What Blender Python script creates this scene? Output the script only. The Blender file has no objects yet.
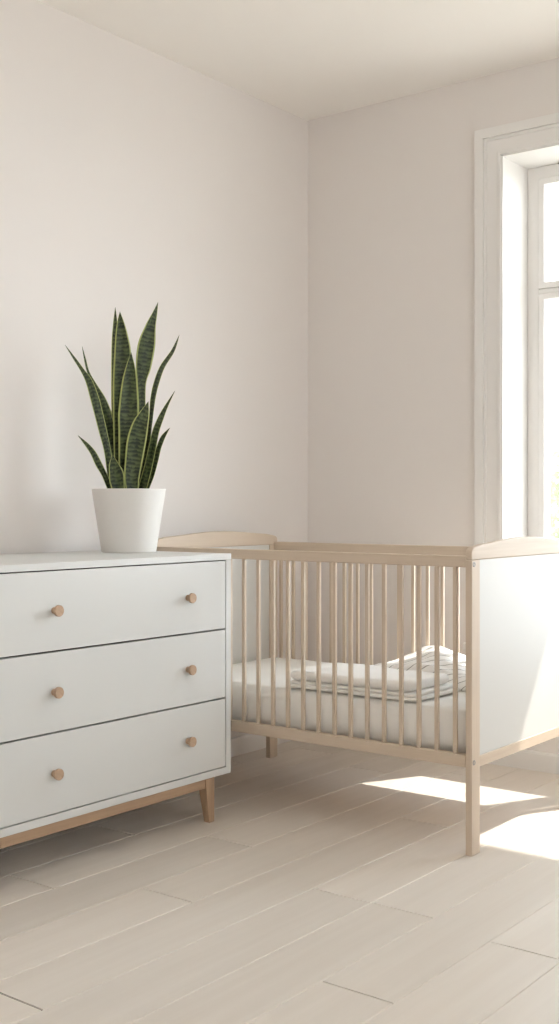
import bpy, bmesh, math, random
from mathutils import Vector, Matrix, noise

scene = bpy.context.scene
COL = scene.collection
random.seed(7)
PI = math.pi

# ------------------------------------------------------------------ helpers
def lin(r, g, b):
    def f(c):
        c /= 255.0
        return c / 12.92 if c <= 0.04045 else ((c + 0.055) / 1.055) ** 2.4
    return (f(r), f(g), f(b), 1.0)

def new_mat(name):
    m = bpy.data.materials.new(name)
    m.use_nodes = True
    nt = m.node_tree
    return m, nt, nt.nodes['Principled BSDF']

def N(nt, kind, **kw):
    n = nt.nodes.new(kind)
    for k, v in kw.items():
        setattr(n, k, v)
    return n

def plain(name, rgb, rough=0.5, bump=0.0, scale=60.0, var=0.0, spec=0.5):
    m, nt, b = new_mat(name)
    b.inputs['Base Color'].default_value = lin(*rgb)
    b.inputs['Roughness'].default_value = rough
    b.inputs['Specular IOR Level'].default_value = spec
    tc = N(nt, 'ShaderNodeTexCoord')
    nz = N(nt, 'ShaderNodeTexNoise')
    nz.inputs['Scale'].default_value = scale
    nz.inputs['Detail'].default_value = 5
    nt.links.new(tc.outputs['Object'], nz.inputs['Vector'])
    if var:
        mx = N(nt, 'ShaderNodeMix', data_type='RGBA')
        c = lin(*rgb)
        mx.inputs[6].default_value = tuple(x * (1 - var) for x in c[:3]) + (1,)
        mx.inputs[7].default_value = tuple(min(1, x * (1 + var)) for x in c[:3]) + (1,)
        nt.links.new(nz.outputs['Fac'], mx.inputs[0])
        nt.links.new(mx.outputs[2], b.inputs['Base Color'])
    if bump:
        bp = N(nt, 'ShaderNodeBump')
        bp.inputs['Strength'].default_value = bump
        bp.inputs['Distance'].default_value = 0.002
        nt.links.new(nz.outputs['Fac'], bp.inputs['Height'])
        nt.links.new(bp.outputs['Normal'], b.inputs['Normal'])
    return m

def wood(name, dark, light, axis, rough=0.5, fine=70.0, tint=False, contrast=1.0):
    """procedural grain stretched along the given axis"""
    m, nt, b = new_mat(name)
    b.inputs['Roughness'].default_value = rough
    b.inputs['Specular IOR Level'].default_value = 0.35
    tc = N(nt, 'ShaderNodeTexCoord')
    mp = N(nt, 'ShaderNodeMapping')
    sc = [1.0, 1.0, 1.0]
    sc['xyz'.index(axis)] = 0.045
    mp.inputs['Scale'].default_value = sc
    nt.links.new(tc.outputs['Object'], mp.inputs['Vector'])
    src = mp.outputs['Vector']
    if tint:
        at = N(nt, 'ShaderNodeAttribute', attribute_name='tint')
        cb = N(nt, 'ShaderNodeCombineXYZ')
        mu = N(nt, 'ShaderNodeMath', operation='MULTIPLY')
        mu.inputs[1].default_value = 37.0
        nt.links.new(at.outputs['Fac'], mu.inputs[0])
        nt.links.new(mu.outputs[0], cb.inputs['Z'])
        ad = N(nt, 'ShaderNodeVectorMath', operation='ADD')
        nt.links.new(src, ad.inputs[0]); nt.links.new(cb.outputs[0], ad.inputs[1])
        src = ad.outputs[0]
    n1 = N(nt, 'ShaderNodeTexNoise'); n1.inputs['Scale'].default_value = fine
    n1.inputs['Detail'].default_value = 6; n1.inputs['Roughness'].default_value = 0.6
    n2 = N(nt, 'ShaderNodeTexNoise'); n2.inputs['Scale'].default_value = fine * 0.22
    n2.inputs['Detail'].default_value = 3; n2.inputs['Distortion'].default_value = 0.8
    for n in (n1, n2):
        nt.links.new(src, n.inputs['Vector'])
    av = N(nt, 'ShaderNodeMath', operation='ADD')
    nt.links.new(n1.outputs['Fac'], av.inputs[0]); nt.links.new(n2.outputs['Fac'], av.inputs[1])
    rmp = N(nt, 'ShaderNodeMapRange')
    rmp.inputs['From Min'].default_value = 1.0 - 0.35 / contrast
    rmp.inputs['From Max'].default_value = 1.0 + 0.35 / contrast
    nt.links.new(av.outputs[0], rmp.inputs['Value'])
    mx = N(nt, 'ShaderNodeMix', data_type='RGBA')
    mx.inputs[6].default_value = lin(*dark); mx.inputs[7].default_value = lin(*light)
    nt.links.new(rmp.outputs[0], mx.inputs[0])
    out = mx.outputs[2]
    if tint:
        hs = N(nt, 'ShaderNodeHueSaturation')
        r2 = N(nt, 'ShaderNodeMapRange')
        r2.inputs['To Min'].default_value = 0.94; r2.inputs['To Max'].default_value = 1.05
        nt.links.new(at.outputs['Fac'], r2.inputs['Value'])
        nt.links.new(r2.outputs[0], hs.inputs['Value'])
        nt.links.new(out, hs.inputs['Color'])
        out = hs.outputs['Color']
    nt.links.new(out, b.inputs['Base Color'])
    bp = N(nt, 'ShaderNodeBump'); bp.inputs['Strength'].default_value = 0.08
    bp.inputs['Distance'].default_value = 0.001
    nt.links.new(n1.outputs['Fac'], bp.inputs['Height'])
    nt.links.new(bp.outputs['Normal'], b.inputs['Normal'])
    return m

def obj(name, bm, mat, parent=None, smooth=False, bevel=0.0, seg=2, origin=None):
    """links ONE mesh object; the vertices come in room coordinates"""
    bmesh.ops.recalc_face_normals(bm, faces=bm.faces)
    me = bpy.data.meshes.new(name)
    o = bpy.data.objects.new(name, me)
    COL.objects.link(o)
    base = Vector((0, 0, 0))
    if parent is not None:
        o.parent = parent
        p = parent
        while p is not None:
            base += p.location
            p = p.parent
    if origin is not None:
        o.location = Vector(origin) - base
        base = Vector(origin)
    bmesh.ops.translate(bm, verts=bm.verts, vec=-base)
    bm.to_mesh(me); bm.free()
    for m in (mat if isinstance(mat, (list, tuple)) else [mat]):
        me.materials.append(m)
    if smooth or bevel:
        for p in me.polygons:
            p.use_smooth = True
    if bevel:
        md = o.modifiers.new('bevel', 'BEVEL')
        md.width = bevel; md.segments = seg; md.limit_method = 'ANGLE'
        md.angle_limit = math.radians(40); md.harden_normals = True
    return o

def tag(o, label=None, cat=None, group=None, kind=None):
    if label: o['label'] = label
    if cat: o['category'] = cat
    if group: o['group'] = group
    if kind: o['kind'] = kind
    return o

def empty(name, loc, rz=0.0):
    e = bpy.data.objects.new(name, None)
    e.empty_display_size = 0.1
    e.location = loc; e.rotation_euler = (0, 0, rz)
    COL.objects.link(e)
    return e

def box(bm, x0, x1, y0, y1, z0, z1, mi=0):
    v = [bm.verts.new(p) for p in ((x0, y0, z0), (x1, y0, z0), (x1, y1, z0), (x0, y1, z0),
                                   (x0, y0, z1), (x1, y0, z1), (x1, y1, z1), (x0, y1, z1))]
    for f in ((0, 3, 2, 1), (4, 5, 6, 7), (0, 1, 5, 4), (1, 2, 6, 5), (2, 3, 7, 6), (3, 0, 4, 7)):
        bm.faces.new([v[i] for i in f]).material_index = mi
    return v

def B(*a):
    bm = bmesh.new(); box(bm, *a); return bm

def frustum(bm, lo, hi, z0, z1):
    """lo / hi = (x0, x1, y0, y1) at z0 / z1"""
    v = []
    for (a, b, c, d), z in ((lo, z0), (hi, z1)):
        v += [bm.verts.new(p) for p in ((a, c, z), (b, c, z), (b, d, z), (a, d, z))]
    for f in ((0, 3, 2, 1), (4, 5, 6, 7), (0, 1, 5, 4), (1, 2, 6, 5), (2, 3, 7, 6), (3, 0, 4, 7)):
        bm.faces.new([v[i] for i in f])

def prism_yz(bm, pts, x0, x1):
    a = [bm.verts.new((x0, y, z)) for y, z in pts]
    b = [bm.verts.new((x1, y, z)) for y, z in pts]
    n = len(pts)
    bm.faces.new(a); bm.faces.new(b[::-1])
    for i in range(n):
        bm.faces.new((a[i], a[(i + 1) % n], b[(i + 1) % n], b[i]))

def lathe(bm, prof, origin, axis='z', seg=48):
    """prof = [(radius, height)], closed at the axis where radius is 0"""
    rings = []
    for r, h in prof:
        ring = []
        for k in range(1 if r == 0 else seg):
            t = 2 * PI * k / seg
            c, s = r * math.cos(t), r * math.sin(t)
            p = (c, s, h) if axis == 'z' else (h, c, s)
            ring.append(bm.verts.new((origin[0] + p[0], origin[1] + p[1], origin[2] + p[2])))
        rings.append(ring)
    for a, b in zip(rings, rings[1:]):
        for k in range(seg):
            k2 = (k + 1) % seg
            if len(a) == 1 and len(b) == 1: continue
            if len(a) == 1: bm.faces.new((a[0], b[k], b[k2]))
            elif len(b) == 1: bm.faces.new((a[k], a[k2], b[0]))
            else: bm.faces.new((a[k], a[k2], b[k2], b[k]))

def rrect(x0, x1, y0, y1, r, inset, n=8, m=26):
    """rounded rectangle outline, dense along its sides"""
    x0 += inset; x1 -= inset; y0 += inset; y1 -= inset
    r = max(0.0015, min(r - inset * 0.6, (x1 - x0) / 2 - 1e-4, (y1 - y0) / 2 - 1e-4))
    pts = []
    for cx, cy, a in ((x1 - r, y1 - r, 0), (x0 + r, y1 - r, 90), (x0 + r, y0 + r, 180), (x1 - r, y0 + r, 270)):
        arc = [(cx + r * math.cos(math.radians(a + 90 * k / n)), cy + r * math.sin(math.radians(a + 90 * k / n)))
               for k in range(n + 1)]
        if pts:
            p, q = pts[-1], arc[0]
            pts += [(p[0] + (q[0] - p[0]) * k / m, p[1] + (q[1] - p[1]) * k / m) for k in range(1, m)]
        pts += arc
    p, q = pts[-1], pts[0]
    pts += [(p[0] + (q[0] - p[0]) * k / m, p[1] + (q[1] - p[1]) * k / m) for k in range(1, m)]
    return pts

def puffy(bm, x0, x1, y0, y1, z0, z1, re, rc, fn=None, steps=7, mi=0):
    """soft slab with rolled edges; fn(x, y, z, top) -> (dx, dy, dz) shapes the cloth"""
    rings = []
    half = (z1 - z0) / 2; zc = (z0 + z1) / 2
    short = min(x1 - x0, y1 - y0) / 2
    ins = []
    for k in range(steps + 1):
        t = PI / 2 * k / steps
        ins.append((re * (1 - math.cos(t)) if k else 0.0, math.sin(t)))
    # flat middle, rings every few cm
    d = re
    mid = []
    while d + 0.02 < short - 0.004:
        d += 0.02; mid.append(d)
    lay = [(i, zc + half * s, 1) for i, s in ins] + [(i, z1, 1) for i in mid]
    low = [(i, zc - half * s, 0) for i, s in ins[1:]] + [(i, z0, 0) for i in mid]
    def ring(i, z, top):
        out = []
        for x, y in rrect(x0, x1, y0, y1, rc, i):
            p = Vector((x, y, z))
            if fn: p += Vector(fn(x, y, z, top))
            out.append(bm.verts.new(p))
        return out
    def loft(a, b):
        n = len(a)
        for k in range(n):
            f = bm.faces.new((a[k], a[(k + 1) % n], b[(k + 1) % n], b[k])); f.material_index = mi
    first = prev = ring(*lay[0])
    for L in lay[1:]:
        r = ring(*L); loft(prev, r); prev = r
    bm.faces.new(prev).material_index = mi
    prev = first
    for L in low:
        r = ring(*L); loft(r, prev); prev = r
    bm.faces.new(prev[::-1]).material_index = mi

# ------------------------------------------------------------------ materials
M_wall = plain('wall_paint', (229, 223, 219), 0.9, 0.10, 180, 0.0, 0.2)
M_ceil = plain('ceiling_paint', (245, 241, 236), 0.95, 0.05, 160, 0.0, 0.2)
M_trim = plain('white_trim_paint', (233, 230, 227), 0.45, 0.0, 40, 0.0, 0.4)
M_floor = wood('whitewashed_oak_planks', (211, 201, 190), (225, 217, 208), 'y', 0.42, 34, True, 0.7)
M_gap = plain('pale_plank_joint', (224, 215, 204), 0.7)
M_butt = plain('dark_plank_joint', (92, 79, 68), 0.8)
M_white = plain('white_lacquer', (211, 210, 207), 0.42, 0.02, 120, 0.0, 0.4)
M_inner = plain('dark_gap_inside', (70, 66, 62), 0.8)
M_oak_x = wood('oak_grain_across', (156, 128, 103), (180, 151, 124), 'x', 0.5, 120)
M_oak_y = wood('oak_grain_along', (156, 128, 103), (180, 151, 124), 'y', 0.5, 120)
M_oak_z = wood('oak_grain_upright', (156, 128, 103), (180, 151, 124), 'z', 0.5, 120)
M_knob = wood('turned_oak', (174, 145, 120), (192, 164, 140), 'x', 0.45, 140)
M_bee_x = wood('pale_beech_grain_across', (192, 173, 153), (208, 191, 172), 'x', 0.5, 110, False, 0.7)
M_bee_y = wood('pale_beech_grain_along', (192, 173, 153), (208, 191, 172), 'y', 0.5, 110, False, 0.7)
M_bee_z = wood('pale_beech_grain_upright', (192, 173, 153), (208, 191, 172), 'z', 0.5, 150, False, 0.6)
M_panel = plain('white_panel_paint', (206, 203, 198), 0.45, 0.0, 40, 0.0, 0.4)
M_pot = plain('matt_white_ceramic', (222, 218, 213), 0.55, 0.03, 90)
M_soil = plain('potting_soil', (58, 44, 34), 0.95, 0.8, 120, 0.3)
M_steel = plain('brushed_steel', (150, 146, 142), 0.35)
M_steel.node_tree.nodes['Principled BSDF'].inputs['Metallic'].default_value = 0.9
M_sheet = plain('white_cotton_sheet', (240, 238, 234), 0.9, 0.25, 300, 0.0, 0.2)
M_blank = plain('soft_white_blanket', (240, 238, 235), 0.95, 0.4, 260, 0.02, 0.15)
M_added_eave = plain('added_eave_render', (225, 220, 212), 0.9)
M_pale_ground = plain('pale_gravel', (214, 210, 202), 0.9, 0.3, 30, 0.1)  # paleness chosen so the ground bounces neutral light indoors
M_bark = plain('bark', (120, 98, 76), 0.9, 0.5, 60, 0.2)

def stripe_mat():
    m, nt, b = new_mat('white_blanket_thin_grey_stripes')
    b.inputs['Roughness'].default_value = 0.95
    b.inputs['Specular IOR Level'].default_value = 0.15
    uv = N(nt, 'ShaderNodeUVMap'); uv.uv_map = 'UVMap'
    sp = N(nt, 'ShaderNodeSeparateXYZ')
    nt.links.new(uv.outputs[0], sp.inputs[0])
    fr = N(nt, 'ShaderNodeMath', operation='FRACT')
    nt.links.new(sp.outputs['X'], fr.inputs[0])
    lt = N(nt, 'ShaderNodeMath', operation='LESS_THAN'); lt.inputs[1].default_value = 0.10
    nt.links.new(fr.outputs[0], lt.inputs[0])
    mx = N(nt, 'ShaderNodeMix', data_type='RGBA')
    mx.inputs[6].default_value = lin(243, 241, 238); mx.inputs[7].default_value = lin(158, 154, 150)
    nt.links.new(lt.outputs[0], mx.inputs[0])
    nt.links.new(mx.outputs[2], b.inputs['Base Color'])
    return m
M_stripe = stripe_mat()

def leaf_mat():
    m, nt, b = new_mat('snake_plant_leaf')
    b.inputs['Roughness'].default_value = 0.42
    b.inputs['Specular IOR Level'].default_value = 0.4
    uv = N(nt, 'ShaderNodeUVMap'); uv.uv_map = 'UVMap'
    sp = N(nt, 'ShaderNodeSeparateXYZ'); nt.links.new(uv.outputs[0], sp.inputs[0])
    # cross bands: noise stretched across the blade, wavy along it
    mp = N(nt, 'ShaderNodeMapping'); mp.inputs['Scale'].default_value = (3.0, 46.0, 1.0)
    nt.links.new(uv.outputs[0], mp.inputs['Vector'])
    nz = N(nt, 'ShaderNodeTexNoise'); nz.inputs['Scale'].default_value = 1.0
    nz.inputs['Detail'].default_value = 3; nz.inputs['Distortion'].default_value = 0.4
    nt.links.new(mp.outputs[0], nz.inputs['Vector'])
    pv = N(nt, 'ShaderNodeMath', operation='MULTIPLY'); pv.inputs[1].default_value = 500.0
    nt.links.new(sp.outputs['Y'], pv.inputs[0])
    pn = N(nt, 'ShaderNodeMath', operation='MULTIPLY_ADD'); pn.inputs[1].default_value = 9.0
    nt.links.new(nz.outputs['Fac'], pn.inputs[0]); nt.links.new(pv.outputs[0], pn.inputs[2])
    sn = N(nt, 'ShaderNodeMath', operation='SINE'); nt.links.new(pn.outputs[0], sn.inputs[0])
    ma = N(nt, 'ShaderNodeMath', operation='MULTIPLY_ADD'); ma.inputs[1].default_value = 0.11
    nt.links.new(sn.outputs[0], ma.inputs[0]); nt.links.new(nz.outputs['Fac'], ma.inputs[2])
    cr = N(nt, 'ShaderNodeValToRGB')
    cr.color_ramp.elements[0].position = 0.34; cr.color_ramp.elements[0].color = lin(32, 42, 23)
    cr.color_ramp.elements[1].position = 0.70; cr.color_ramp.elements[1].color = lin(88, 100, 60)
    nt.links.new(ma.outputs[0], cr.inputs[0])
    # yellow-green margin
    sb = N(nt, 'ShaderNodeMath', operation='SUBTRACT'); sb.inputs[1].default_value = 0.5
    nt.links.new(sp.outputs['X'], sb.inputs[0])
    ab = N(nt, 'ShaderNodeMath', operation='ABSOLUTE'); nt.links.new(sb.outputs[0], ab.inputs[0])
    gt = N(nt, 'ShaderNodeMapRange'); gt.inputs['From Min'].default_value = 0.40
    gt.inputs['From Max'].default_value = 0.44
    nt.links.new(ab.outputs[0], gt.inputs['Value'])
    mx = N(nt, 'ShaderNodeMix', data_type='RGBA')
    nt.links.new(gt.outputs[0], mx.inputs[0]); nt.links.new(cr.outputs[0], mx.inputs[6])
    mx.inputs[7].default_value = lin(176, 182, 112)
    nt.links.new(mx.outputs[2], b.inputs['Base Color'])
    return m
M_leaf = leaf_mat()

def glass_mat():
    m = bpy.data.materials.new('window_glass'); m.use_nodes = True
    nt = m.node_tree; nt.nodes.clear()
    o = N(nt, 'ShaderNodeOutputMaterial'); mx = N(nt, 'ShaderNodeMixShader')
    mx.inputs[0].default_value = 0.04
    t = N(nt, 'ShaderNodeBsdfTransparent'); t.inputs[0].default_value = (0.97, 0.98, 0.975, 1)
    g = N(nt, 'ShaderNodeBsdfGlossy'); g.inputs['Roughness'].default_value = 0.02
    nt.links.new(t.outputs[0], mx.inputs[1])
    nt.links.new(g.outputs[0], mx.inputs[2]); nt.links.new(mx.outputs[0], o.inputs[0])
    return m
M_glass = glass_mat()

def foliage_mat():
    m, nt, b = new_mat('sunlit_shrub_leaf')
    out = [n for n in nt.nodes if n.type == 'OUTPUT_MATERIAL'][0]
    tc = N(nt, 'ShaderNodeTexCoord'); nz = N(nt, 'ShaderNodeTexNoise'); nz.inputs['Scale'].default_value = 5
    nt.links.new(tc.outputs['Object'], nz.inputs['Vector'])
    mx = N(nt, 'ShaderNodeMix', data_type='RGBA')
    mx.inputs[6].default_value = lin(172, 178, 146); mx.inputs[7].default_value = lin(208, 212, 186)
    nt.links.new(nz.outputs['Fac'], mx.inputs[0])
    nt.links.new(mx.outputs[2], b.inputs['Base Color'])
    tr = N(nt, 'ShaderNodeBsdfTranslucent'); nt.links.new(mx.outputs[2], tr.inputs[0])
    ms = N(nt, 'ShaderNodeMixShader'); ms.inputs[0].default_value = 0.5
    nt.links.new(b.outputs[0], ms.inputs[1]); nt.links.new(tr.outputs[0], ms.inputs[2])
    nt.links.new(ms.outputs[0], out.inputs[0])
    return m
M_foliage = foliage_mat()

# ------------------------------------------------------------------ the room
RX, RY, H = 4.3, -5.4, 2.533           # room runs x 0..RX, y RY..0
WX0, WX1, WZ0, WZ1 = 0.885, 2.185, 0.44, 2.225   # window opening in the back wall
WT = 0.30                              # wall thickness
SD = 0.19                              # depth of the reveal up to the sash

# floor: bevelled boards with pale long joints and darker end joints
bm = bmesh.new()
tl = bm.faces.layers.float.new('tint')
P = 0.1695; x_first = 1.297 - 8 * P
fixed = {1.465: [-1.957], 1.297: [-1.515], 1.636: [-1.565], 0.785: [-1.775], 0.44: [-1.91], 0.954: [-2.384]}
rng = random.Random(3)
k = 0
def board(x0, x1, y0, y1):
    g = 0.0010; c = 0.0013; h = 0.0021
    a = [bm.verts.new(p) for p in ((x0 + g, y0 + h, -.0022), (x1 - g, y0 + h, -.0022), (x1 - g, y1 - h, -.0022), (x0 + g, y1 - h, -.0022))]
    b = [bm.verts.new(p) for p in ((x0 + g + c, y0 + h + .0004, 0), (x1 - g - c, y0 + h + .0004, 0), (x1 - g - c, y1 - h - .0004, 0), (x0 + g + c, y1 - h - .0004, 0))]
    t = rng.random()
    fs = [bm.faces.new(b)] + [bm.faces.new((a[i], a[(i + 1) % 4], b[(i + 1) % 4], b[i])) for i in range(4)]
    for f in fs: f[tl] = t
while x_first + k * P < RX:
    x0, x1 = x_first + k * P, x_first + (k + 1) * P
    x0c, x1c = max(x0, 0.0), min(x1, RX)
    ys = []
    for fx, fy in fixed.items():
        if abs(fx - x0) < 0.03: ys = list(fy)
    if not ys: ys = [-rng.uniform(0.2, 1.7)]
    y = ys[0] + 1.55
    while y < -0.15: ys.append(y); y += 1.55
    y = ys[0] - 1.55
    while y > RY + 0.15: ys.append(y); y -= 1.55
    ys = sorted([v for v in ys if RY < v < 0] + [RY, 0.0])
    if x1c - x0c > 0.01:
        for a, b in zip(ys, ys[1:]): board(x0c, x1c, a, b)
        for v in ys[1:-1]:
            box(bm, x0c + .003, x1c - .003, v - .003, v + .003, -.006, -.0030, 2)
    if 0 < x0 < RX:
        box(bm, x0 - .0024, x0 + .0024, RY, 0, -.006, -.0020, 1)
    k += 1
box(bm, -0.01, RX + .01, RY - .01, .01, -.05, -.006, 1)
floor = tag(obj('floor', bm, [M_floor, M_gap, M_butt]), kind='structure')

tag(obj('ceiling', B(-WT, RX + WT, RY - WT, WT, H, H + 0.2), M_ceil), kind='structure')
tag(obj('wall_left', B(-WT, 0, RY - WT, WT, 0, H), M_wall), kind='structure')
tag(obj('wall_front', B(0, RX + WT, RY - WT, RY, 0, H), M_wall), kind='structure')
bm = bmesh.new()
box(bm, 0, WX0, 0, WT, 0, H); box(bm, WX1, RX + WT, 0, WT, 0, H)
box(bm, WX0, WX1, 0, WT, 0, WZ0); box(bm, WX0, WX1, 0, WT, WZ1, H)
bmesh.ops.remove_doubles(bm, verts=bm.verts, dist=1e-5)
tag(obj('wall_back', bm, M_wall), kind='structure')
# right wall with two unseen windows added to fill the room with daylight
SW = [(-2.70, -0.70), (-5.00, -3.10)]; SZ0, SZ1 = 0.80, 2.38
bm = bmesh.new()
ycut = [RY, SW[1][0], SW[1][1], SW[0][0], SW[0][1], 0.0]
for i in range(5):
    a, b = ycut[i], ycut[i + 1]
    if i % 2 == 0: box(bm, RX, RX + WT, a, b, 0, H)
    else:
        box(bm, RX, RX + WT, a, b, 0, SZ0); box(bm, RX, RX + WT, a, b, SZ1, H)
tag(obj('wall_right', bm, M_wall), kind='structure')

def skirting(name, pts_from, pts_to, horizontal):
    h, t = 0.068, 0.013
    prof = [(0, 0), (t, 0), (t, h - .008), (t - .002, h - .003), (t - .005, h), (0, h)]
    bm = bmesh.new()
    A = []; Bv = []
    for d, z in prof:
        if horizontal:
            A.append(bm.verts.new((pts_from, -d, z))); Bv.append(bm.verts.new((pts_to, -d, z)))
        else:
            A.append(bm.verts.new((d, pts_from, z))); Bv.append(bm.verts.new((d, pts_to, z)))
    n = len(prof)
    bm.faces.new(A); bm.faces.new(Bv[::-1])
    for i in range(n): bm.faces.new((A[i], A[(i + 1) % n], Bv[(i + 1) % n], Bv[i]))
    return tag(obj(name, bm, M_trim), kind='structure')
skirting('baseboard_back', 0.0, RX, True)
skirting('baseboard_left', RY, -0.013, False)

# window in the back wall: moulded casing, lined reveal, two casements below a transom
def frame_ring(bm, x0, x1, z0, z1, w, y0, y1, bottom=True, mi=0):
    """rectangular frame (outer x0..x1, z0..z1) of member width w between y0 and y1, mitred"""
    o = [(x0, z0), (x1, z0), (x1, z1), (x0, z1)]
    i = [(x0 + w, z0 + (w if bottom else 0)), (x1 - w, z0 + (w if bottom else 0)), (x1 - w, z1 - w), (x0 + w, z1 - w)]
    V = {}
    for key, pts in (('o', o), ('i', i)):
        for yk, y in (('a', y0), ('b', y1)):
            V[key + yk] = [bm.verts.new((px, y, pz)) for px, pz in pts]
    sides = range(4) if bottom else (1, 2, 3)
    for s in sides:
        t = (s + 1) % 4
        for q in ((V['oa'][s], V['oa'][t], V['ia'][t], V['ia'][s]), (V['ob'][s], V['ib'][s], V['ib'][t], V['ob'][t]),
                  (V['oa'][s], V['ob'][s], V['ob'][t], V['oa'][t]), (V['ia'][s], V['ia'][t], V['ib'][t], V['ib'][s])):
            bm.faces.new(q)
    if not bottom:
        for s in (0, 1):
            bm.faces.new((V['oa'][s], V['ob'][s], V['ib'][s], V['ia'][s]))

w1 = empty('window_1', (0.5 * (WX0 + WX1), 0, WZ0)); tag(w1, kind='structure')
bm = bmesh.new()
zb = WZ0 - 0.0
frame_ring(bm, 0.778, 2.292, zb, 2.332, 0.107, -0.012, 0.0, False)       # flat board
frame_ring(bm, 0.778, 2.292, zb, 2.332, 0.036, -0.022, -0.012, False)    # raised outer band
frame_ring(bm, 0.814, 2.256, zb, 2.296, 0.012, -0.017, -0.012, False)    # step inside the band
frame_ring(bm, 0.870, 2.200, zb, 2.240, 0.015, -0.018, -0.012, False)    # inner bead
obj('window_casing', bm, M_trim, w1, bevel=0.003)
bm = bmesh.new()
box(bm, WX0 - .0, WX0 + .006, -.015, WT, WZ0, WZ1); box(bm, WX1 - .006, WX1, -.015, WT, WZ0, WZ1)
box(bm, WX0, WX1, -.015, WT, WZ1 - .006, WZ1)
obj('jamb_lining', bm, M_trim, w1)
bm = B(WX0 - .15, WX1 + .15, -.032, SD + .02, WZ0 - .030, WZ0)
obj('window_sill', bm, M_trim, w1, bevel=0.006, seg=3)
obj('apron', B(0.78, 2.29, -.018, 0, WZ0 - .105, WZ0 - .030), M_trim, w1, bevel=0.003)
TZ0, TZ1 = 1.7425, 1.7600                # transom bar
MX = 0.5 * (WX0 + WX1)
bm = bmesh.new()
frame_ring(bm, WX0 + .006, WX1 - .006, WZ0, WZ1 - .006, 0.046, SD, SD + .07)
box(bm, MX - .022, MX + .022, SD + .002, SD + .068, WZ0 + .046, WZ1 - .052)
box(bm, WX0 + .05, WX1 - .05, SD + .001, SD + .069, TZ0, TZ1)
fr = obj('window_frame', bm, M_trim, w1, bevel=0.003)
for a, b in ((WX0 + .052, MX - .022), (MX + .022, WX1 - .052)):
    for c, d, nm in ((WZ0 + .046, TZ0, 'sash'), (TZ1, WZ1 - .052, 'sash')):
        bm = bmesh.new()
        frame_ring(bm, a, b, c, d, 0.024, SD - .006, SD + .05)
        s = obj(nm, bm, M_trim, w1, bevel=0.004)
        obj('pane', B(a + .022, b - .022, SD + .022, SD + .026, c + .022, d - .022), M_glass, s)

for n, (a, b) in enumerate(SW):  # frames and glass of the added side-fill windows
    w = empty('window_%d' % (n + 2), (RX, 0.5 * (a + b), SZ0)); tag(w, kind='structure')
    bm = bmesh.new()
    for y0, y1, z0, z1 in ((a, a + .06, SZ0, SZ1), (b - .06, b, SZ0, SZ1), (a + .06, b - .06, SZ0, SZ0 + .06),
                           (a + .06, b - .06, SZ1 - .06, SZ1), (.5 * (a + b) - .03, .5 * (a + b) + .03, SZ0 + .06, SZ1 - .06)):
        box(bm, RX + .16, RX + .22, y0, y1, z0, z1)
    f = obj('window_frame', bm, M_trim, w)
    obj('pane', B(RX + .188, RX + .192, a + .05, b - .05, SZ0 + .05, SZ1 - .05), M_glass, w)

# unseen eaves added to block direct sun at the windows; pale ground outside
tag(obj('added_sun_eave', B(-.8, RX + 1.0, WT, 0.66, 2.45, 2.62), M_added_eave), kind='structure')
tag(obj('added_sun_eave', B(RX + WT, RX + 1.0, RY - .8, WT, 2.45, 2.62), M_added_eave), kind='structure')
tag(obj('ground', B(-14, 18, -16, 22, -.55, -.45), M_pale_ground), kind='structure')

# ------------------------------------------------------------------ dresser
DX0, DX1 = 0.035, 0.541
DY0, DY1 = -2.13, -1.135
DT = 0.802
dr = empty('dresser', (0.29, 0.5 * (DY0 + DY1), 0))
tag(dr, 'white three-drawer dresser with round wooden knobs on tapered oak legs', 'dresser')
obj('dresser_top', B(DX0, DX1 + .001, DY0 - .001, DY1 + .001, DT - .0185, DT), M_white, dr, bevel=0.0015)
for y0, y1 in ((DY0, DY0 + .0225), (DY1 - .0225, DY1)):
    obj('side_panel', B(DX0, DX1, y0, y1, .134, DT - .0185), M_white, dr, bevel=0.0012)
obj('bottom_panel', B(DX0, DX1, DY0 + .0225, DY1 - .0225, .134, .1545), M_white, dr, bevel=0.0012)
obj('back_panel', B(DX0, DX0 + .01, DY0 + .0225, DY1 - .0225, .1545, DT - .0185), M_inner, dr)
zc = [(.1578, .3620), (.3670, .5710), (.5760, .7803)]
knob_prof = [(0, 0), (.0088, 0), (.0086, .006), (.0084, .011), (.0095, .0130), (.0136, .0145), (.0147, .0160), (.0147, .0225), (.0136, .0240), (0, .0242)]
knob_mesh = None
for z0, z1 in zc:
    bm = bmesh.new()
    box(bm, DX1 - .0200, DX1 - .0010, DY0 + .0255, DY1 - .0255, z0, z1)
    d = obj('drawer', bm, M_white, dr, bevel=0.0010, origin=(DX1 - .02, .5 * (DY0 + DY1), .5 * (z0 + z1)))
    # drawer box behind the front
    bm = bmesh.new()
    box(bm, DX0 + .02, DX1 - .0202, DY0 + .04, DY1 - .04, z0 + .012, z1 - .02)
    obj('drawer_box', bm, M_inner, d)
    for ky in (-1.841, -1.331):
        bm = bmesh.new()
        lathe(bm, knob_prof, (DX1 - .001, ky, 0.5 * (z0 + z1) + .001), 'x', 32)
        obj('knob', bm, M_knob, d, smooth=True, bevel=0.0008, origin=(DX1 - .001, ky, 0.5 * (z0 + z1)))
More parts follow.
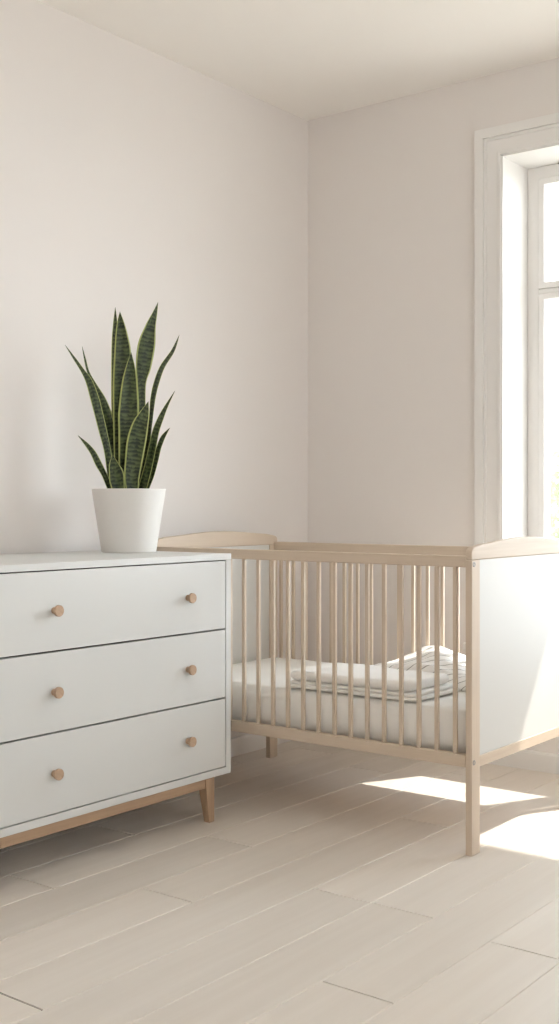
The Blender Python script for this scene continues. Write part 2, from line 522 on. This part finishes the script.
# oak base: four tapered legs and the rails between them
LYo = DY1 - .075; LYi = DY0 + .082
for sy in (1, -1):
    for sx in (1, -1):
        ye = LYo if sy > 0 else LYi
        xe = DX1 - .001 if sx > 0 else DX0 + .06
        bm = bmesh.new()
        def rng4(w, d):
            ya, yb = (ye - w, ye) if sy > 0 else (ye, ye + w)
            xa, xb = (xe - d, xe) if sx > 0 else (xe, xe + d)
            return (xa, xb, ya, yb)
        frustum(bm, rng4(.023, .023), rng4(.040, .036), 0, .1338)
        obj('leg', bm, M_oak_z, dr, bevel=0.002)
obj('base_rail', B(DX1 - .026, DX1 - .003, LYi + .0405, LYo - .0405, .106, .1338), M_oak_y, dr, bevel=0.0015)
obj('base_rail', B(DX0 + .063, DX0 + .085, LYi + .0405, LYo - .0405, .106, .1338), M_oak_y, dr, bevel=0.0015)
for ya, yb in ((LYo - .028, LYo - .004), (LYi + .004, LYi + .028)):
    obj('base_rail', B(DX0 + .097, DX1 - .038, ya, yb, .106, .1338), M_oak_x, dr, bevel=0.0015)

# ------------------------------------------------------------------ snake plant
YAW = math.radians(37.587)
pb = Vector((0.220, -1.251, DT))
pl = empty('potted_snake_plant', pb, YAW)
tag(pl, 'snake plant with upright yellow-edged leaves in a plain white pot on the dresser', 'plant')
def local(name, bm, mat, parent, smooth=True, bevel=0.0):
    bmesh.ops.recalc_face_normals(bm, faces=bm.faces)
    me = bpy.data.meshes.new(name); bm.to_mesh(me); bm.free()
    me.materials.append(mat)
    for p in me.polygons: p.use_smooth = smooth
    o = bpy.data.objects.new(name, me); o.parent = parent; COL.objects.link(o)
    return o
bm = bmesh.new()
lathe(bm, [(0, 0), (.0815, 0), (.0845, .0012), (.0858, .0045), (.1150, .1935), (.1158, .1972), (.1150, .1985), (.1125, .1985),
           (.1112, .1970), (.1090, .182), (.0830, .012), (0, .012)], (0, 0, 0), 'z', 72)
o = local('pot', bm, M_pot, pl)
bm = bmesh.new()
rings = [(0, .187), (.03, .1865), (.06, .186), (.085, .185), (.104, .1835), (.1085, .1815), (.1060, .170), (0, .170)]
lathe(bm, rings, (0, 0, 0), 'z', 40)
for v in bm.verts:
    if v.co.z > .18: v.co.z += .003 * noise.noise(v.co * 60)
local('soil', bm, M_soil, pl)
# (height, sideways, visible width) along each blade, metres above the dresser top
LEAVES = {
 'A': (-.034, -.012, 8, [(.2065, -.0394, .0309), (.3611, -.0394, .0300), (.5242, -.0411, .0290), (.6531, -.0428, .0235), (.7132, -.0428, .0155), (.7475, -.0428, .0077), (.7716, -.0428, .0009)]),
 'B': (-.004, -.004, 0, [(.2065, -.0239, .0395), (.3611, -.0239, .0481), (.5242, -.0222, .055), (.623, -.0188, .0532), (.6788, -.0222, .0395), (.7218, -.0257, .0223), (.7561, -.0282, .0009)]),
 'C': (.026, .020, 0, [(.2022, -.0102, .0412), (.2923, -.0033, .0567), (.3611, .0001, .0636), (.4384, .0001, .0644), (.5242, .0027, .0498), (.5758, .0053, .0309), (.6256, .007, .0009)]),
 'D': (-.030, -.020, -20, [(.2022, .0242, .024), (.3439, .031, .0223), (.4469, .0413, .0206), (.5328, .0405, .0275), (.5844, .0465, .0464), (.6531, .0568, .0524), (.7132, .0697, .0309), (.7518, .0817, .0155), (.7888, .092, .0009)]),
 'E': (-.006, -.030, 50, [(.2022, .0388, .0292), (.3095, .0534, .0223), (.4126, .0688, .0146), (.4813, .0757, .0189), (.5328, .0869, .0206), (.5844, .1058, .0189), (.6359, .1392, .0137), (.6874, .1599, .0009)]),
 'F': (.050, .058, -8, [(.2022, .0104, .0395), (.2408, .0104, .0481), (.3095, .019, .0567), (.3525, .0259, .0584), (.3954, .0362, .0498), (.4298, .0482, .0309), (.4684, .0602, .0009)]),
 'G': (.034, .050, 30, [(.2022, .0431, .0292), (.2666, .0602, .0275), (.3267, .0731, .0258), (.3782, .0843, .0232), (.4212, .1006, .0189), (.4555, .1169, .0112), (.5019, .1427, .0009)]),
 'H': (.006, .000, 40, [(.2022, .0534, .024), (.2408, .0705, .0206), (.2923, .0851, .0189), (.3267, .0937, .0172), (.3611, .1075, .0155), (.3911, .1289, .0009)]),
 'I': (.016, .030, -30, [(.2065, -.0531, .0189), (.3095, -.0652, .0206), (.3782, -.0806, .024), (.4384, -.0952, .0258), (.4813, -.1064, .0258), (.5328, -.1236, .0206), (.5672, -.1442, .012), (.6015, -.1674, .0086), (.6471, -.1991, .0009)]),
 'J': (-.016, -.020, -30, [(.2065, -.0385, .0223), (.3095, -.0463, .0258), (.3782, -.0566, .0275), (.4384, -.0703, .0292), (.4813, -.0841, .0223), (.5242, -.1064, .0137), (.5672, -.1279, .0077), (.6101, -.139, .006), (.6488, -.1476, .0009)]),
 'K': (.030, .050, -40, [(.2022, -.06, .0155), (.2408, -.0755, .0155), (.2752, -.0935, .0189), (.3095, -.1107, .0163), (.3353, -.1304, .0112), (.3636, -.1579, .0009)]),
 'L': (.060, .072, 0, [(.1996, -.0325, .0412), (.2236, -.036, .0481), (.2451, -.0385, .0464), (.2752, -.0463, .0292), (.3027, -.0497, .0009)]),
}
def spline(rows, n):
    """Catmull-Rom through the rows"""
    pts = [Vector(r) for r in rows]
    out = []
    for i in range(len(pts) - 1):
        p0 = pts[max(i - 1, 0)]; p1 = pts[i]; p2 = pts[i + 1]; p3 = pts[min(i + 2, len(pts) - 1)]
        for j in range(n):
            t = j / n
            out.append(0.5 * ((2 * p1) + (p2 - p0) * t + (2 * p0 - 5 * p1 + 4 * p2 - p3) * t * t + (3 * p1 - p0 - 3 * p2 + p3) * t ** 3))
    out.append(pts[-1])
    return out
def leaf(spec):
    d0, d1, twist, rows = spec
    first = rows[0]
    rows = [(first[0] - .028, first[1] - (rows[1][1] - first[1]) * .028 / (rows[1][0] - first[0]), first[2] * .9)] + rows
    cen = spline([(r[1], r[0], r[2]) for r in rows], 7)
    bm = bmesh.new(); uvl = bm.loops.layers.uv.new('UVMap')
    NS = 8; secs = []
    z0, z1 = rows[0][0], rows[-1][0]
    L = 0.0; lens = []
    for i, c in enumerate(cen):
        if i: L += (Vector(c[:2]) - Vector(cen[i - 1][:2])).length
        lens.append(L)
    for i, c in enumerate(cen):
        u, z, w = c[0], c[1], max(c[2], .0008)
        a = cen[max(i - 1, 0)]; b = cen[min(i + 1, len(cen) - 1)]
        tg = Vector((b[0] - a[0], 0, b[1] - a[1])).normalized()
        side = Vector((tg.z, 0, -tg.x))            # across the blade, seen from the front
        f = (z - z0) / (z1 - z0)
        dep = d0 + (d1 - d0) * f
        tw = math.radians(twist)
        fw = Vector((0, -1, 0))
        th = .0016 * min(1, w / .012) + .0003
        front, back = [], []
        for s in range(NS + 1):
            q = -1 + 2 * s / NS
            hw = w / 2
            # troughed blade: the margins come forward of the midrib
            off = side * (q * hw) + fw * (math.tan(tw) * q * hw + .20 * w * (q * q - .35))
            base = Vector((u + .131 * dep, -dep, z)) + off
            e = th * math.sqrt(max(0.05, 1 - q * q))
            front.append(bm.verts.new(base + fw * e)); back.append(bm.verts.new(base - fw * e))
        secs.append((front, back, lens[i]))
    def face(vs, uvs):
        f = bm.faces.new(vs)
        for lp, t in zip(f.loops, uvs): lp[uvl].uv = t
    for (f0, b0, l0), (f1, b1, l1) in zip(secs, secs[1:]):
        for s in range(NS):
            ua, ub = s / NS, (s + 1) / NS
            face((f0[s], f0[s + 1], f1[s + 1], f1[s]), ((ua, l0), (ub, l0), (ub, l1), (ua, l1)))
            face((b0[s + 1], b0[s], b1[s], b1[s + 1]), ((ub, l0), (ua, l0), (ua, l1), (ub, l1)))
        face((f0[0], f1[0], b1[0], b0[0]), ((0, l0), (0, l1), (0, l1), (0, l0)))
        face((f0[NS], b0[NS], b1[NS], f1[NS]), ((1, l0), (1, l0), (1, l1), (1, l1)))
    f, b, l = secs[-1]
    for s in range(NS):
        face((f[s], f[s + 1], b[s + 1], b[s]), ((.5, l),) * 4)
    f, b, l = secs[0]
    for s in range(NS):
        face((f[s + 1], f[s], b[s], b[s + 1]), ((.5, l),) * 4)
    return bm
for key, spec in LEAVES.items():
    local('leaf', leaf(spec), M_leaf, pl)

# ------------------------------------------------------------------ crib
CX0, CX1 = 0.121, 1.318
CY0, CY1 = -1.050, -0.384
PT = 0.020                              # board thickness of the end frames
cr = empty('crib', (0.5 * (CX0 + CX1), 0.5 * (CY0 + CY1), 0))
tag(cr, 'pale wooden baby crib with white end panels and upright slats in the corner', 'crib')
arch = [(.000, .823), (.004, .829), (.012, .834), (.030, .8375), (.068, .8425), (.105, .8445), (.150, .8475), (.205, .852), (.265, .8555), (.333, .857)]
def arch_pts():
    L = [(CY0 + a, z) for a, z in arch]
    R = [(CY1 - a, z) for a, z in arch[::-1]][1:]
    return [(CY0, .8005)] + L + R + [(CY1, .8005)]
def end_frame(name, x0, outer):
    x1 = x0 + PT
    pnl = obj(name, B(x0 + .004, x1 - .004, CY0 + .046, CY1 - .046, .264, .802), M_panel, cr, bevel=0.001)
    for ya, yb in ((CY0, CY0 + .047), (CY1 - .047, CY1)):
        obj('post', B(x0, x1, ya, yb, 0, .8003), M_bee_z, pnl, bevel=0.0025)
    bm = bmesh.new(); prism_yz(bm, arch_pts(), x0, x1)
    obj('arched_rail', bm, M_bee_y, pnl, bevel=0.004, seg=3)
    obj('lower_rail', B(x0 + .001, x1 - .001, CY0 + .0472, CY1 - .0472, .235, .2655), M_bee_y, pnl, bevel=0.002)
    for yb in (CY0 + .012, CY1 - .012):
        for zb in (.789, .252):
            bm = bmesh.new()
            xo = x1 if outer > 0 else x0
            lathe(bm, [(0, -.004 * outer), (.0072, -.004 * outer), (.0072, .0006 * outer), (.0064, .0013 * outer), (.0036, .0013 * outer), (.0031, -.0008 * outer), (0, -.0008 * outer)],
                  (xo, yb, zb), 'x', 20)
            obj('bolt', bm, M_steel, pnl, smooth=True)
end_frame('footboard', CX1 - PT, 1)
end_frame('headboard', CX0, -1)
XI0, XI1 = CX0 + PT, CX1 - PT
slat_mesh = None
for yf in (-1, 1):
    yo = CY0 + .002 if yf < 0 else CY1 - .002
    ya, yb = (yo, yo + .022) if yf < 0 else (yo - .022, yo)
    obj('top_rail', B(XI0, XI1, ya, yb, .7805, .8115), M_bee_x, cr, bevel=0.003)
    obj('bottom_rail', B(XI0, XI1, ya, yb, .2375, .2715), M_bee_x, cr, bevel=0.003)
    ym = .5 * (ya + yb)
    for i in range(20):
        x = 0.1680 + .0575 * i
        if slat_mesh is None:
            bm = B(x - .0062, x + .0062, ym - .0050, ym + .0050, .2713, .7807)
            s = obj('slat', bm, M_bee_z, cr, bevel=0.002, origin=(x, ym, .5))
            slat_mesh = s
        else:
            s = slat_mesh.copy(); COL.objects.link(s)
            s.parent = cr
            s.location = Vector((x, ym, .5)) - cr.location
bm = bmesh.new()
box(bm, XI0, XI1, CY0 + .026, CY0 + .056, .243, .258); box(bm, XI0, XI1, CY1 - .056, CY1 - .026, .243, .258)
for i in range(14):
    x = XI0 + .02 + i * (XI1 - XI0 - .10) / 13
    box(bm, x, x + .055, CY0 + .056, CY1 - .056, .246, .258)
obj('mattress_base', bm, M_bee_y, cr)

# mattress
MT = .386
mt_x0, mt_x1, mt_y0, mt_y1 = XI0 + .004, XI1 - .004, CY0 + .028, CY1 - .028
def mat_fn(x, y, z, top):
    p = Vector((x * 9, y * 9, z * 3))
    dz = .0025 * (noise.noise(p) - .8) if top and z > .36 else 0
    dy = 0
    if y < mt_y0 + .01: dy = max(0, .006 * noise.noise(Vector((x * 17, 0, z * 5)))) 
    return (0, dy, dz)
bm = bmesh.new()
puffy(bm, mt_x0, mt_x1, mt_y0, mt_y1, .2585, MT, .030, .035, mat_fn, 8)
mt = obj('mattress', bm, M_sheet, None, smooth=True, origin=(.72, -.717, .2585))
tag(mt, 'mattress in a plain white sheet lying inside the crib', 'mattress')

# neatly folded plain blanket near the front slats
def fold_fn(amp, seed):
    def fn(x, y, z, top):
        n = noise.noise(Vector((x * 8 + seed, y * 8, seed))) * amp
        e = noise.noise(Vector((x * 14, y * 14, seed * 3))) * amp * .8
        return (e, e, n if top else n * .3)
    return fn
bm = bmesh.new()
puffy(bm, .654, 1.120, -1.008, -.742, MT + .0035, MT + .0145, .0055, .022, fold_fn(.0022, 2.1), 5)
puffy(bm, .660, 1.108, -1.002, -.746, MT + .0150, MT + .025, .005, .022, fold_fn(.0022, 5.3), 5)
def top_fold(x, y, z, top):
    n = noise.noise(Vector((x * 6, y * 7, 9.0))) * .006 + .004 * noise.noise(Vector((x * 15, y * 12, 4.0)))
    e = noise.noise(Vector((x * 12, y * 12, 1.7))) * .003
    return (e, e, (n + .002) if top else n * .15)
puffy(bm, .652, 1.092, -.996, -.750, MT + .0255, MT + .053, .016, .026, top_fold, 8)
fb = obj('folded_blanket', bm, M_blank, None, smooth=True, origin=(.89, -.87, MT))
tag(fb, 'plain off-white blanket folded flat on the mattress near the front slats', 'blanket')

# loosely bunched striped blanket behind it
bm = bmesh.new(); uvl = bm.loops.layers.uv.new('UVMap')
NX, NY = 90, 60
sx0, sx1, sy0, sy1 = .700, 1.262, -.736, -.440
top = {}; bot = {}
def bell(t, a): return math.exp(-(t / a) ** 2)
def hgt(u, v):
    ex = min(u, 1 - u); ey = min(v, 1 - v)
    e = min(1, ex / .10) ** .5 * min(1, ey / .16) ** .5
    m = .022 + .067 * bell(u - .41, .31) * (.30 + .70 * math.sin(.5 * PI * min(1, v / .66)))
    w = .010 * math.sin(9.0 * (u + .55 * v) + 1.2) * (0.3 + v) + .012 * noise.noise(Vector((u * 5, v * 4, 3.3))) + .005 * noise.noise(Vector((u * 12, v * 10, 8.1)))
    return max(.003, e * (m + w))
for i in range(NX + 1):
    for j in range(NY + 1):
        u, v = i / NX, j / NY
        wob = .012 * noise.noise(Vector((u * 4, v * 4, 6.6)))
        # rounded footprint
        du = (v - .5) * 2; ru = 1 - .06 * du ** 4
        x = .5 * (sx0 + sx1) + (u - .5) * (sx1 - sx0) * ru + wob
        dv = (u - .5) * 2; rv = 1 - .10 * dv ** 4
        y = .5 * (sy0 + sy1) + (v - .5) * (sy1 - sy0) * rv + wob * .4 * (1 if v > .1 else v / .1)
        top[i, j] = bm.verts.new((x, y, MT + .002 + hgt(u, v)))
        bot[i, j] = bm.verts.new((x, y, MT + .002))
def sf(vs, uvs):
    f = bm.faces.new(vs)
    for lp, t in zip(f.loops, uvs): lp[uvl].uv = t
def suv(i, j):
    u, v = i / NX, j / NY
    return (u * 15.0 - v * 7.6 + .5 * math.sin(5 * u + 3 * v), v)
for i in range(NX):
    for j in range(NY):
        q = ((i, j), (i + 1, j), (i + 1, j + 1), (i, j + 1))
        sf([top[k] for k in q], [suv(*k) for k in q])
        sf([bot[k] for k in q[::-1]], [suv(*k) for k in q[::-1]])
for i in range(NX):
    for j in (0, NY):
        sf((top[i, j], top[i + 1, j], bot[i + 1, j], bot[i, j]), (suv(i, j), suv(i + 1, j), suv(i + 1, j), suv(i, j)))
for j in range(NY):
    for i in (0, NX):
        sf((top[i, j], top[i, j + 1], bot[i, j + 1], bot[i, j]), (suv(i, j), suv(i, j + 1), suv(i, j + 1), suv(i, j)))
sb = obj('striped_blanket', bm, M_stripe, None, smooth=True, origin=(.98, -.59, MT))
tag(sb, 'white blanket with thin grey stripes bunched up behind the folded one', 'blanket')

# ------------------------------------------------------------------ shrub outside the window
sh = empty('garden_shrub', (-1.15, 4.9, -.45))
tag(sh, 'pale green leafy shrub in the garden seen through the window', 'shrub')
bm = bmesh.new()
rg = random.Random(11)
for k in range(9000):
    while True:
        p = Vector((rg.uniform(-1, 1), rg.uniform(-1, 1), rg.uniform(-1, 1)))
        if .55 < p.length < 1: break
    lump = 1 + .25 * noise.noise(p * 2.4)
    c = Vector((p.x * 1.15, p.y * .85, p.z * 1.02)) * lump + Vector((-1.15, 4.9, .52))
    if c.z < -.40: continue
    a = Vector((rg.uniform(-1, 1), rg.uniform(-1, 1), rg.uniform(-.4, 1))).normalized()
    b = a.cross(Vector((rg.uniform(-1, 1), rg.uniform(-1, 1), rg.uniform(-1, 1)))).normalized()
    l, w = rg.uniform(.030, .055), rg.uniform(.014, .024)
    v = [bm.verts.new(q) for q in (c - a * l, c + b * w, c + a * l, c - b * w)]
    bm.faces.new(v)
obj('foliage', bm, M_foliage, sh)
bm = bmesh.new()
for k in range(7):
    t = 2 * PI * k / 7
    r0 = Vector((-1.15 + .08 * math.cos(t), 4.9 + .08 * math.sin(t), -.46))
    r1 = Vector((-1.15 + .6 * math.cos(t), 4.9 + .5 * math.sin(t), .75 + .2 * math.sin(3 * t)))
    ax = (r1 - r0).normalized(); s1 = ax.orthogonal().normalized(); s2 = ax.cross(s1)
    ra = [bm.verts.new(r0 + (s1 * math.cos(q) + s2 * math.sin(q)) * .022) for q in [PI / 3 * i for i in range(6)]]
    rb = [bm.verts.new(r1 + (s1 * math.cos(q) + s2 * math.sin(q)) * .007) for q in [PI / 3 * i for i in range(6)]]
    for i in range(6): bm.faces.new((ra[i], ra[(i + 1) % 6], rb[(i + 1) % 6], rb[i]))
    bm.faces.new(ra[::-1]); bm.faces.new(rb)
obj('stem', bm, M_bark, sh)

# parts that look different from the rest of their thing
PART_LABELS = {'knob': 'round turned wooden knob', 'base_rail': 'natural oak rail', 'leg': 'tapered oak leg', 'pot': 'plain white tapered pot',
               'soil': 'dark potting soil', 'footboard': 'white end panel', 'headboard': 'white end panel', 'bolt': 'small steel bolt'}
for ob in bpy.data.objects:
    if ob.parent and ob.name.split('.')[0] in PART_LABELS:
        ob['label'] = PART_LABELS[ob.name.split('.')[0]]

# ------------------------------------------------------------------ light
wd = bpy.data.worlds.new('bright_sky'); scene.world = wd; wd.use_nodes = True
nt = wd.node_tree; nt.nodes.clear()
o = N(nt, 'ShaderNodeOutputWorld'); bg = N(nt, 'ShaderNodeBackground')
tc = N(nt, 'ShaderNodeTexCoord'); sp = N(nt, 'ShaderNodeSeparateXYZ')
nt.links.new(tc.outputs['Generated'], sp.inputs[0])
cr_ = N(nt, 'ShaderNodeValToRGB')
cr_.color_ramp.elements[0].position = 0.45; cr_.color_ramp.elements[0].color = (.91, .955, 1.0, 1)
cr_.color_ramp.elements[1].position = 1.0; cr_.color_ramp.elements[1].color = (.74, .87, 1.0, 1)
mr = N(nt, 'ShaderNodeMapRange'); mr.inputs['From Min'].default_value = -1
nt.links.new(sp.outputs['Z'], mr.inputs['Value']); nt.links.new(mr.outputs[0], cr_.inputs[0])
nt.links.new(cr_.outputs[0], bg.inputs[0])
# the sky is brighter on the sun's side
dt = N(nt, 'ShaderNodeVectorMath', operation='DOT_PRODUCT')
dt.inputs[1].default_value = Vector((.52, .86, .20)).normalized()
nt.links.new(tc.outputs['Generated'], dt.inputs[0])
mxm = N(nt, 'ShaderNodeMath', operation='MAXIMUM'); mxm.inputs[1].default_value = 0.0
pw = N(nt, 'ShaderNodeMath', operation='POWER'); pw.inputs[1].default_value = 9.0
st = N(nt, 'ShaderNodeMapRange'); st.inputs['From Min'].default_value = 0.0; st.inputs['From Max'].default_value = 1.0
st.inputs['To Min'].default_value = 5.2; st.inputs['To Max'].default_value = 25.0
nt.links.new(dt.outputs['Value'], mxm.inputs[0]); nt.links.new(mxm.outputs[0], pw.inputs[0])
nt.links.new(pw.outputs[0], st.inputs['Value']); nt.links.new(st.outputs[0], bg.inputs[1])
nt.links.new(bg.outputs[0], o.inputs[0])

sun = bpy.data.lights.new('sun', 'SUN'); sun.energy = 10.0; sun.angle = math.radians(1.0)
sun.color = (1.0, .94, .86)
so = bpy.data.objects.new('sun', sun); COL.objects.link(so)
so.rotation_euler = Vector((-.5, -1.0, -1.47)).to_track_quat('-Z', 'Y').to_euler()
so.location = (3, 5, 8)

# ------------------------------------------------------------------ camera
cam = bpy.data.cameras.new('camera'); co = bpy.data.objects.new('camera', cam); COL.objects.link(co)
cam.sensor_fit = 'VERTICAL'; cam.sensor_height = 36.0; cam.sensor_width = 36.0
cam.lens = 1150.38 * 36.0 / 1024.0
cam.shift_y = -7.0 / 1024.0
co.location = (2.80057, -3.82751, 0.95)
co.rotation_euler = (PI / 2, 0, YAW)
cam.clip_start = 0.02
scene.camera = co

scene.view_settings.view_transform = 'Standard'
scene.view_settings.look = 'None'
scene.view_settings.gamma = 1.0
scene.view_settings.use_curve_mapping = False
scene.view_settings.exposure = -0.42
scene.cycles.use_denoising = True
scene.cycles.max_bounces = 14
scene.cycles.diffuse_bounces = 8
scene.cycles.transparent_max_bounces = 12
scene.cycles.sample_clamp_indirect = 8.0
